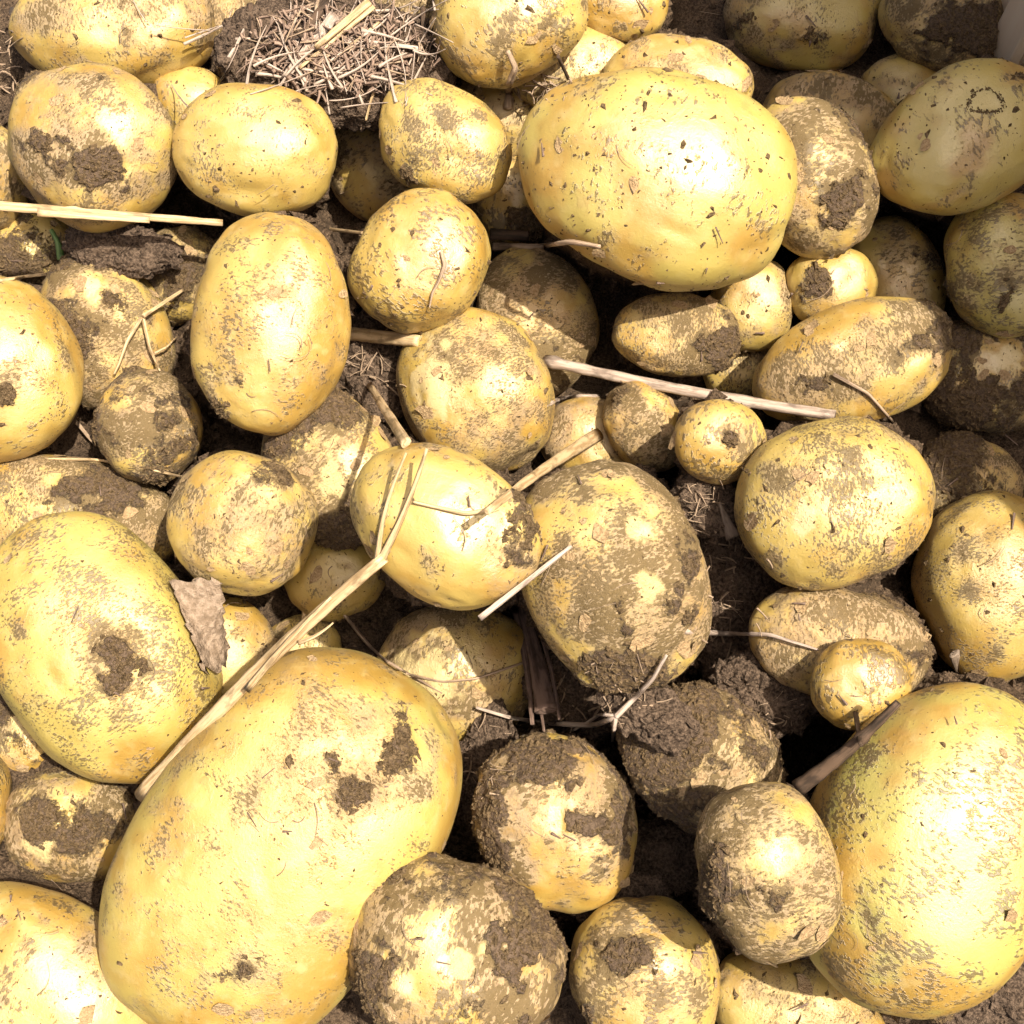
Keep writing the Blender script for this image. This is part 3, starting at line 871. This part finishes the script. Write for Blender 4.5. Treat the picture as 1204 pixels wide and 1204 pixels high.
drape([(486, 590), (520, 598), (548, 604), (574, 600)], 4, 6, M_STRAW, 'straw', 'fine yellow fibre lying across the smooth central potato', 'straw', 17)
stalk((564, 727), (672, 642), 8, 5, M_GREYSTRAW, 'straw', 'thin grey splinter at the lower right of the smooth central potato', 'straw', 18, flat=.7)
stalk((434, 452), (478, 522), 8, 14, M_STRAW, 'straw', 'ragged straw end standing above the smooth central potato', 'straw', 19, flat=.45)
drape([(806, 742), (850, 745), (905, 746), (930, 754), (962, 764)], 8, 3, M_GREYSTRAW, 'root', 'thin pale root lying on soil left of the tiny clean potato', 'root', 20)
stalk((938, 927), (1056, 826), 20, 9, M_BARK, 'twig', 'dark brown twig between the tiny clean and the huge pale potato', 'twig', 21, bend=4, nodes=(.62,), flat=.9, n=22)
stalk((1006, 838), (1012, 876), 7, 6, M_BARK, 'twig', 'short upright brown twig stub below the tiny clean potato', 'twig', 22)
# dead purple stem
SD = rest_line((612, 704), (640, 850), .003)
ds, _ = stalk((613, 708), (642, 836), 12, 26, M_STEM, 'dry_stalk', 'flat dead purple brown stem standing between two dusty potatoes', 'stem', 23, bend=-3, flat=.35, n=24, sides=14, d0=SD)
stalk((606, 716), (626, 852), 10, 5, M_STEM, 'bark_strip', None, None, 231, d0=(SD[0] + .01, SD[1] + .015), parent=ds, flat=.3, bend=-3)
stalk((622, 704), (658, 846), 7, 4, M_STEM, 'bark_strip', None, None, 232, d0=(SD[0] + .015, SD[1] + .02), parent=ds, flat=.3, bend=-5)
stalk((616, 750), (640, 862), 9, 3, M_STEM, 'bark_strip', None, None, 233, d0=(SD[0] + .03, SD[1] + .03), parent=ds, flat=.4, bend=-2)
# forked root
fr = drape([(560, 832), (600, 844), (650, 851), (700, 853), (725, 842)], 4, 8, M_GREYSTRAW, 'root', 'forked pale root above the collared yellow potato', 'root', 24, lift=.005)
drape([(724, 843), (745, 822), (768, 798), (784, 770)], 8, 4, M_GREYSTRAW, 'root_branch', None, None, 25, parent=fr, lift=.005)
drape([(724, 843), (722, 858), (720, 872)], 6, 4, M_GREYSTRAW, 'root_branch', None, None, 26, parent=fr, lift=.005)
drape([(726, 842), (705, 840), (690, 850), (672, 860)], 5, 3, M_GREYSTRAW, 'root_branch', None, None, 27, parent=fr, lift=.005)
drape([(478, 792), (520, 802), (560, 798), (618, 778)], 3, 3, M_ROOT, 'root', 'fine dark root curved over the dusty potato left of the purple stem', 'root', 28)
drape([(404, 722), (430, 755), (452, 776), (520, 815)], 5, 3, M_ROOT, 'root', 'thin brown root in the gap right of the thick straw', 'root', 29)
drape([(346, 684), (358, 705), (357, 735), (349, 755)], 4, 7, M_STRAW, 'straw', 'curled thin straw ribbon left of the thick straw in the dark gap', 'straw', 30)
drape([(519, 296), (523, 312), (516, 330), (508, 345), (505, 362)], 6, 2, M_ROOT, 'root', 'fine brown root lying on the clean bright potato', 'root', 31)
drape([(597, 60), (606, 80), (598, 100), (597, 128)], 6, 12, M_ROOT, 'root', 'fibrous root tuft hanging from the streaky top-edge potato', 'root', 32)
stalk((656, 66), (668, 92), 5, 5, M_BARK, 'twig', 'tiny twig stuck in the dusty potato behind the very large one', 'twig', 33)
stalk((215, 341), (168, 372), 4, 5, M_STRAW, 'straw', 'short thin straw crossing the soil-caked potato', 'straw', 34)
drape([(166, 374), (150, 400), (140, 428), (134, 440)], 5, 3, M_STRAW, 'straw', 'thin dry grass stalk hanging left over the soil-caked potato', 'straw', 35)
drape([(168, 374), (176, 410), (188, 436)], 5, 3, M_STRAW, 'straw', 'thin dry grass stalk hanging right over the soil-caked potato', 'straw', 36)
drape([(182, 415), (196, 408), (208, 396)], 3, 2, M_STRAW, 'root', 'tiny curled fibre right of the soil-caked potato', 'root', 37)
drape([(0, 330), (30, 325), (66, 321)], 5, 4, M_STRAW, 'straw', 'thin straw end above the bright left-edge potato', 'straw', 38)
drape([(60, 270), (68, 285), (72, 305)], 5, 10, M_GREEN, 'grass_blade', 'small green blade in the dark gap under the long thin straw', 'grass', 39)
drape([(40, 540), (110, 540), (160, 548), (220, 562)], 4, 3, M_STRAW, 'straw', 'fine straw lying on the long dusty potato at left', 'straw', 40)
drape([(88, 494), (105, 515), (122, 534)], 5, 3, M_ROOT, 'root', 'short brown root beside the small dusty brown potato', 'root', 41)
drape([(196, 618), (206, 640), (207, 670)], 4, 2, M_ROOT, 'root', 'small root hanging left of the round speckled potato', 'root', 42)
drape([(980, 440), (1020, 462), (1045, 490), (1060, 508)], 5, 3, M_ROOT, 'root', 'fine root along the lower edge of the long potato right', 'root', 43)
drape([(640, 478), (655, 470), (680, 466), (705, 466)], 6, 5, M_GREYSTRAW, 'root', 'pale curled fibre above the small mottled potato', 'root', 44)
stalk((576, 275), (622, 278), 13, 12, M_BARK, 'twig', 'flat brown twig in the dark gap below the very large potato', 'twig', 45)
drape([(580, 290), (630, 291), (670, 284), (706, 290)], 11, 5, M_ROOT, 'root', 'frayed brown root under the very large potato', 'root', 46)
stalk((846, 592), (862, 632), 3, 18, M_LEAF, 'leaf_scrap', 'small triangular brown leaf scrap on the dark soil, right of centre', 'leaf', 47, flat=.25)
stalk((1122, 768), (1128, 792), 14, 8, M_LEAF, 'leaf_scrap', 'small curled brown leaf scrap above the huge pale potato', 'leaf', 48, flat=.4)

def leaf(corners, label, seed, mat, lift=.0015, curl=.001, n=12):
    """thin crumpled leaf: bilinear patch between four pixels, laid on the pile"""
    c = np.array(corners, float)
    V = []; 
    us = np.linspace(0, 1, n)
    dmin = min(hd(*(c.mean(0))), min(hd(*q) for q in c))
    for i, a in enumerate(us):
        for j, b in enumerate(us):
            p = (c[0] * (1 - a) + c[1] * a) * (1 - b) + (c[3] * (1 - a) + c[2] * a) * b
            rag = 9 * (_h(np.array([i * 7 + j]), np.array([seed]), np.array([3]), 5)[0] - .5) * (1 if i in (0, n - 1) or j in (0, n - 1) else .2)
            p = p + rag + 5 * np.array([math.sin(7 * a + seed), math.cos(9 * b + seed)]) * min(1, 4 * a * (1 - a) + 4 * b * (1 - b) + .4) * .6
            cd = [min(hd(*q), dmin + .02) for q in c]
            dd_ = (cd[0] * (1 - a) + cd[1] * a) * (1 - b) + (cd[3] * (1 - a) + cd[2] * a) * b
            dd_ = min(dd_, hd(*p) + .0012)
            V.append(pix(p[0], p[1], dd_ - lift - curl * math.sin(3 * b + 2 * a)))
    V = np.array(V)
    V += (fbm(V * 160, seed, 3) - .5)[:, None] * .003 * -FWD
    nrm = -FWD * 0.0004
    top = V; bot = V - nrm
    k = n * n
    Fq = []; UV = []
    for i in range(n - 1):
        for j in range(n - 1):
            q = (i * n + j, (i + 1) * n + j, (i + 1) * n + j + 1, i * n + j + 1)
            uvq = [(us[i], us[j] * 2), (us[i + 1], us[j] * 2), (us[i + 1], us[j + 1] * 2), (us[i], us[j + 1] * 2)]
            Fq.append(q); UV += uvq
            Fq.append(tuple(k + z for z in q[::-1])); UV += uvq[::-1]
    ring = [i * n for i in range(n)] + [(n - 1) * n + j for j in range(1, n)] + [i * n + n - 1 for i in range(n - 2, -1, -1)] + [j for j in range(n - 2, 0, -1)]
    for a, b in zip(ring, ring[1:] + ring[:1]):
        Fq.append((b, a, a + k, b + k)); UV += [(0, 0)] * 4
    o = link('dead_leaf', poly_mesh('dead_leaf', [(np.concatenate([top, bot]), Fq, UV)], mat))
    tag(o, label, 'leaf')
leaf([(202, 688), (262, 684), (270, 778), (240, 790)], 'crumpled grey brown dead leaf between the large smooth and the tucked-away potato', 3, M_PAPER, n=16)
leaf([(14, 8), (44, 2), (40, 26), (16, 40)], 'small dry leaf piece lying on the wide potato in the top left corner', 5, M_LEAF, n=7, curl=.0015)

# ---- heap of dry debris at the top
stalk((371, 56), (434, 2), 7, 10, M_STRAW, 'straw', 'bright yellow straw on the debris heap, upper of the pair', 'straw', 60, lift=.007)
stalk((352, 80), (440, 8), 4, 6, M_STRAW, 'straw', 'bright yellow straw on the debris heap, lower of the pair', 'straw', 61, lift=.005)
stalk((334, 92), (394, 18), 9, 15, M_GREYSTRAW, 'straw', 'broad flat grey stalk on the debris heap', 'straw', 62, flat=.3, lift=.004)
stalk((352, 44), (385, 2), 8, 12, M_BARK, 'straw', 'brown stalk on the debris heap at the top edge', 'straw', 63, flat=.4, lift=.004)
stalk((428, 48), (496, 57), 4, 5, M_GREYSTRAW, 'straw', 'thin stalk lying level on the right of the debris heap', 'straw', 64, lift=.004)
stalk((402, 62), (446, 26), 4, 3, M_STRAW, 'straw', 'thin stalk slanting up on the right of the debris heap', 'straw', 65, lift=.004)
stalk((294, 5), (298, 46), 8, 6, M_BARK, 'straw', 'dark brown stalk at the left end of the debris heap', 'straw', 66, lift=.003)
stalk((497, 8), (499, 56), 6, 7, M_BARK, 'straw', 'dark upright stalk between the debris heap and the streaky potato', 'straw', 67, lift=.003)
drape([(452, 60), (446, 90), (436, 118), (430, 142)], 4, 3, M_STRAW, 'root', 'long pale hair root hanging from the debris heap', 'root', 68)

def debris(cx, cy, rx, ry, n, seed, mat, wmax, lmax, lift0=.001, lift1=.006):
    rng = np.random.default_rng(seed); out = []
    while len(out) < n:
        a, b = rng.normal(size=2) * .55
        if a * a + b * b > 1.1: continue
        x, y = cx + a * rx, cy + b * ry
        L = rng.uniform(.3, 1) * lmax; th = rng.uniform(0, math.pi); cu = rng.normal() * .3
        m = 6; pts = []
        tilt = rng.normal() * .35
        lf = rng.uniform(lift0, lift1)
        d0 = hd(x, y)
        if d0 > HDM: continue
        for i in range(m):
            s = i / (m - 1) - .5
            an = th + cu * s
            px, py = x + math.cos(an) * L * s, y + math.sin(an) * L * s
            dd_ = min(d0, hd(px, py) if abs(hd(px, py) - d0) < .012 else d0) - lf + tilt * s * L * d0 / F
            pts.append(pix(px, py, dd_))
        w = rng.uniform(.35, 1) * wmax / 2 * d0 / F
        out.append(tube(pts, np.linspace(w, w * rng.uniform(.3, 1), m), int(rng.integers(1e6)), 4, rng.uniform(.15, .8), flatdir=rng.normal(size=3), cap=False, rough=.2))
    return out
HDM = 9
heap = link('plant_debris', poly_mesh('plant_debris', debris(400, 58, 115, 58, 520, 1, None, 6, 30), M_DEBRIS))
tag(heap, 'tangle of dry brown straw and root scraps heaped at the top', 'debris', None, 'stuff')
heap2 = link('straw_chaff', poly_mesh('straw_chaff', debris(395, 50, 100, 55, 90, 2, None, 4, 40, .003, .007), M_ROOT))
long = []
rg = np.random.default_rng(9)
for i in range(110):
    x, y = 405 + rg.normal() * 82, 55 + rg.normal() * 38
    th = rg.normal() * .8 - .7; L = rg.uniform(25, 95); cu = rg.normal() * .22
    pts = [(x + math.cos(th + cu * q_) * L * q_, y + math.sin(th + cu * q_) * L * q_) for q_ in np.linspace(-.5, .5, 7)]
    if max(p_[0] for p_ in pts) > 545 or max(p_[1] for p_ in pts) > 135: continue
    long.append(drape(pts, 1.3 + 4.5 * rg.random() ** 2, 1.2, None, None, None, None, i, build=False, n=10, sides=5, lift=rg.uniform(.001, .007), smooth=8))
o = link('straw_tangle', poly_mesh('straw_tangle', long, M_GREYSTRAW))
tag(o, 'long pale straw and root fibres spilling over the debris heap', 'debris', None, 'stuff')
tag(heap2, 'pale chaff mixed into the debris heap at the top', 'debris', None, 'stuff')
# loose chaff in soil pockets
loose = []
for (cx, cy, rx, ry, n) in ((862, 690, 50, 110, 60), (705, 815, 80, 40, 60), (440, 430, 40, 50, 25), (0, 80, 30, 60, 30), (640, 110, 40, 20, 30), (570, 900, 30, 60, 25), (820, 600, 40, 50, 30), (930, 850, 50, 40, 18)):
    loose += debris(cx, cy, rx, ry, n, int(cx), None, 3.5, 26, .0005, .002)
o = link('loose_chaff', poly_mesh('loose_chaff', loose, M_ROOT))
tag(o, 'fine dry root and chaff scraps on the soil between potatoes', 'debris', None, 'stuff')
bits = []
rg = np.random.default_rng(21)
while len(bits) < 80:
    x, y = rg.uniform(0, PX, 2); th = rg.uniform(0, 6.28); L = rg.uniform(6, 22)
    pts = [(x + math.cos(th) * L * q_, y + math.sin(th) * L * q_) for q_ in np.linspace(0, 1, 4)]
    ds_ = [hd(*p_) for p_ in pts]
    if max(ds_) - min(ds_) > .006: continue
    bits.append(drape(pts, rg.uniform(1.5, 4), 1.2, None, None, None, None, len(bits), build=False, n=6, sides=5, lift=.0005, smooth=2))
o = link('chaff_bits', poly_mesh('chaff_bits', bits, M_DEBRIS))
tag(o, 'tiny brown chaff bits sticking to the potato skins', 'debris', None, 'stuff')
# hair roots on the skins
rng = np.random.default_rng(77); hairs = []
for i in range(170):
    x, y = rng.uniform(0, PX, 2); th = rng.uniform(0, 6.28); L = rng.uniform(12, 46); cu = rng.normal() * .9
    pts = [(x + math.cos(th + cu * s) * L * s, y + math.sin(th + cu * s) * L * s) for s in np.linspace(0, 1, 6)]
    ds = [hd(*p) for p in pts]
    if max(ds) - min(ds) > .012: continue
    hairs.append(drape(pts, rng.uniform(.7, 1.6), .5, None, None, None, None, i, build=False, n=8, sides=4, lift=.0004, smooth=2))
o = link('hair_roots', poly_mesh('hair_roots', hairs, M_ROOT))
tag(o, 'fine hair roots lying on the potato skins', 'roots', None, 'stuff')
print('depths', {k: round(d['D'], 3) for k, d in P.items()})
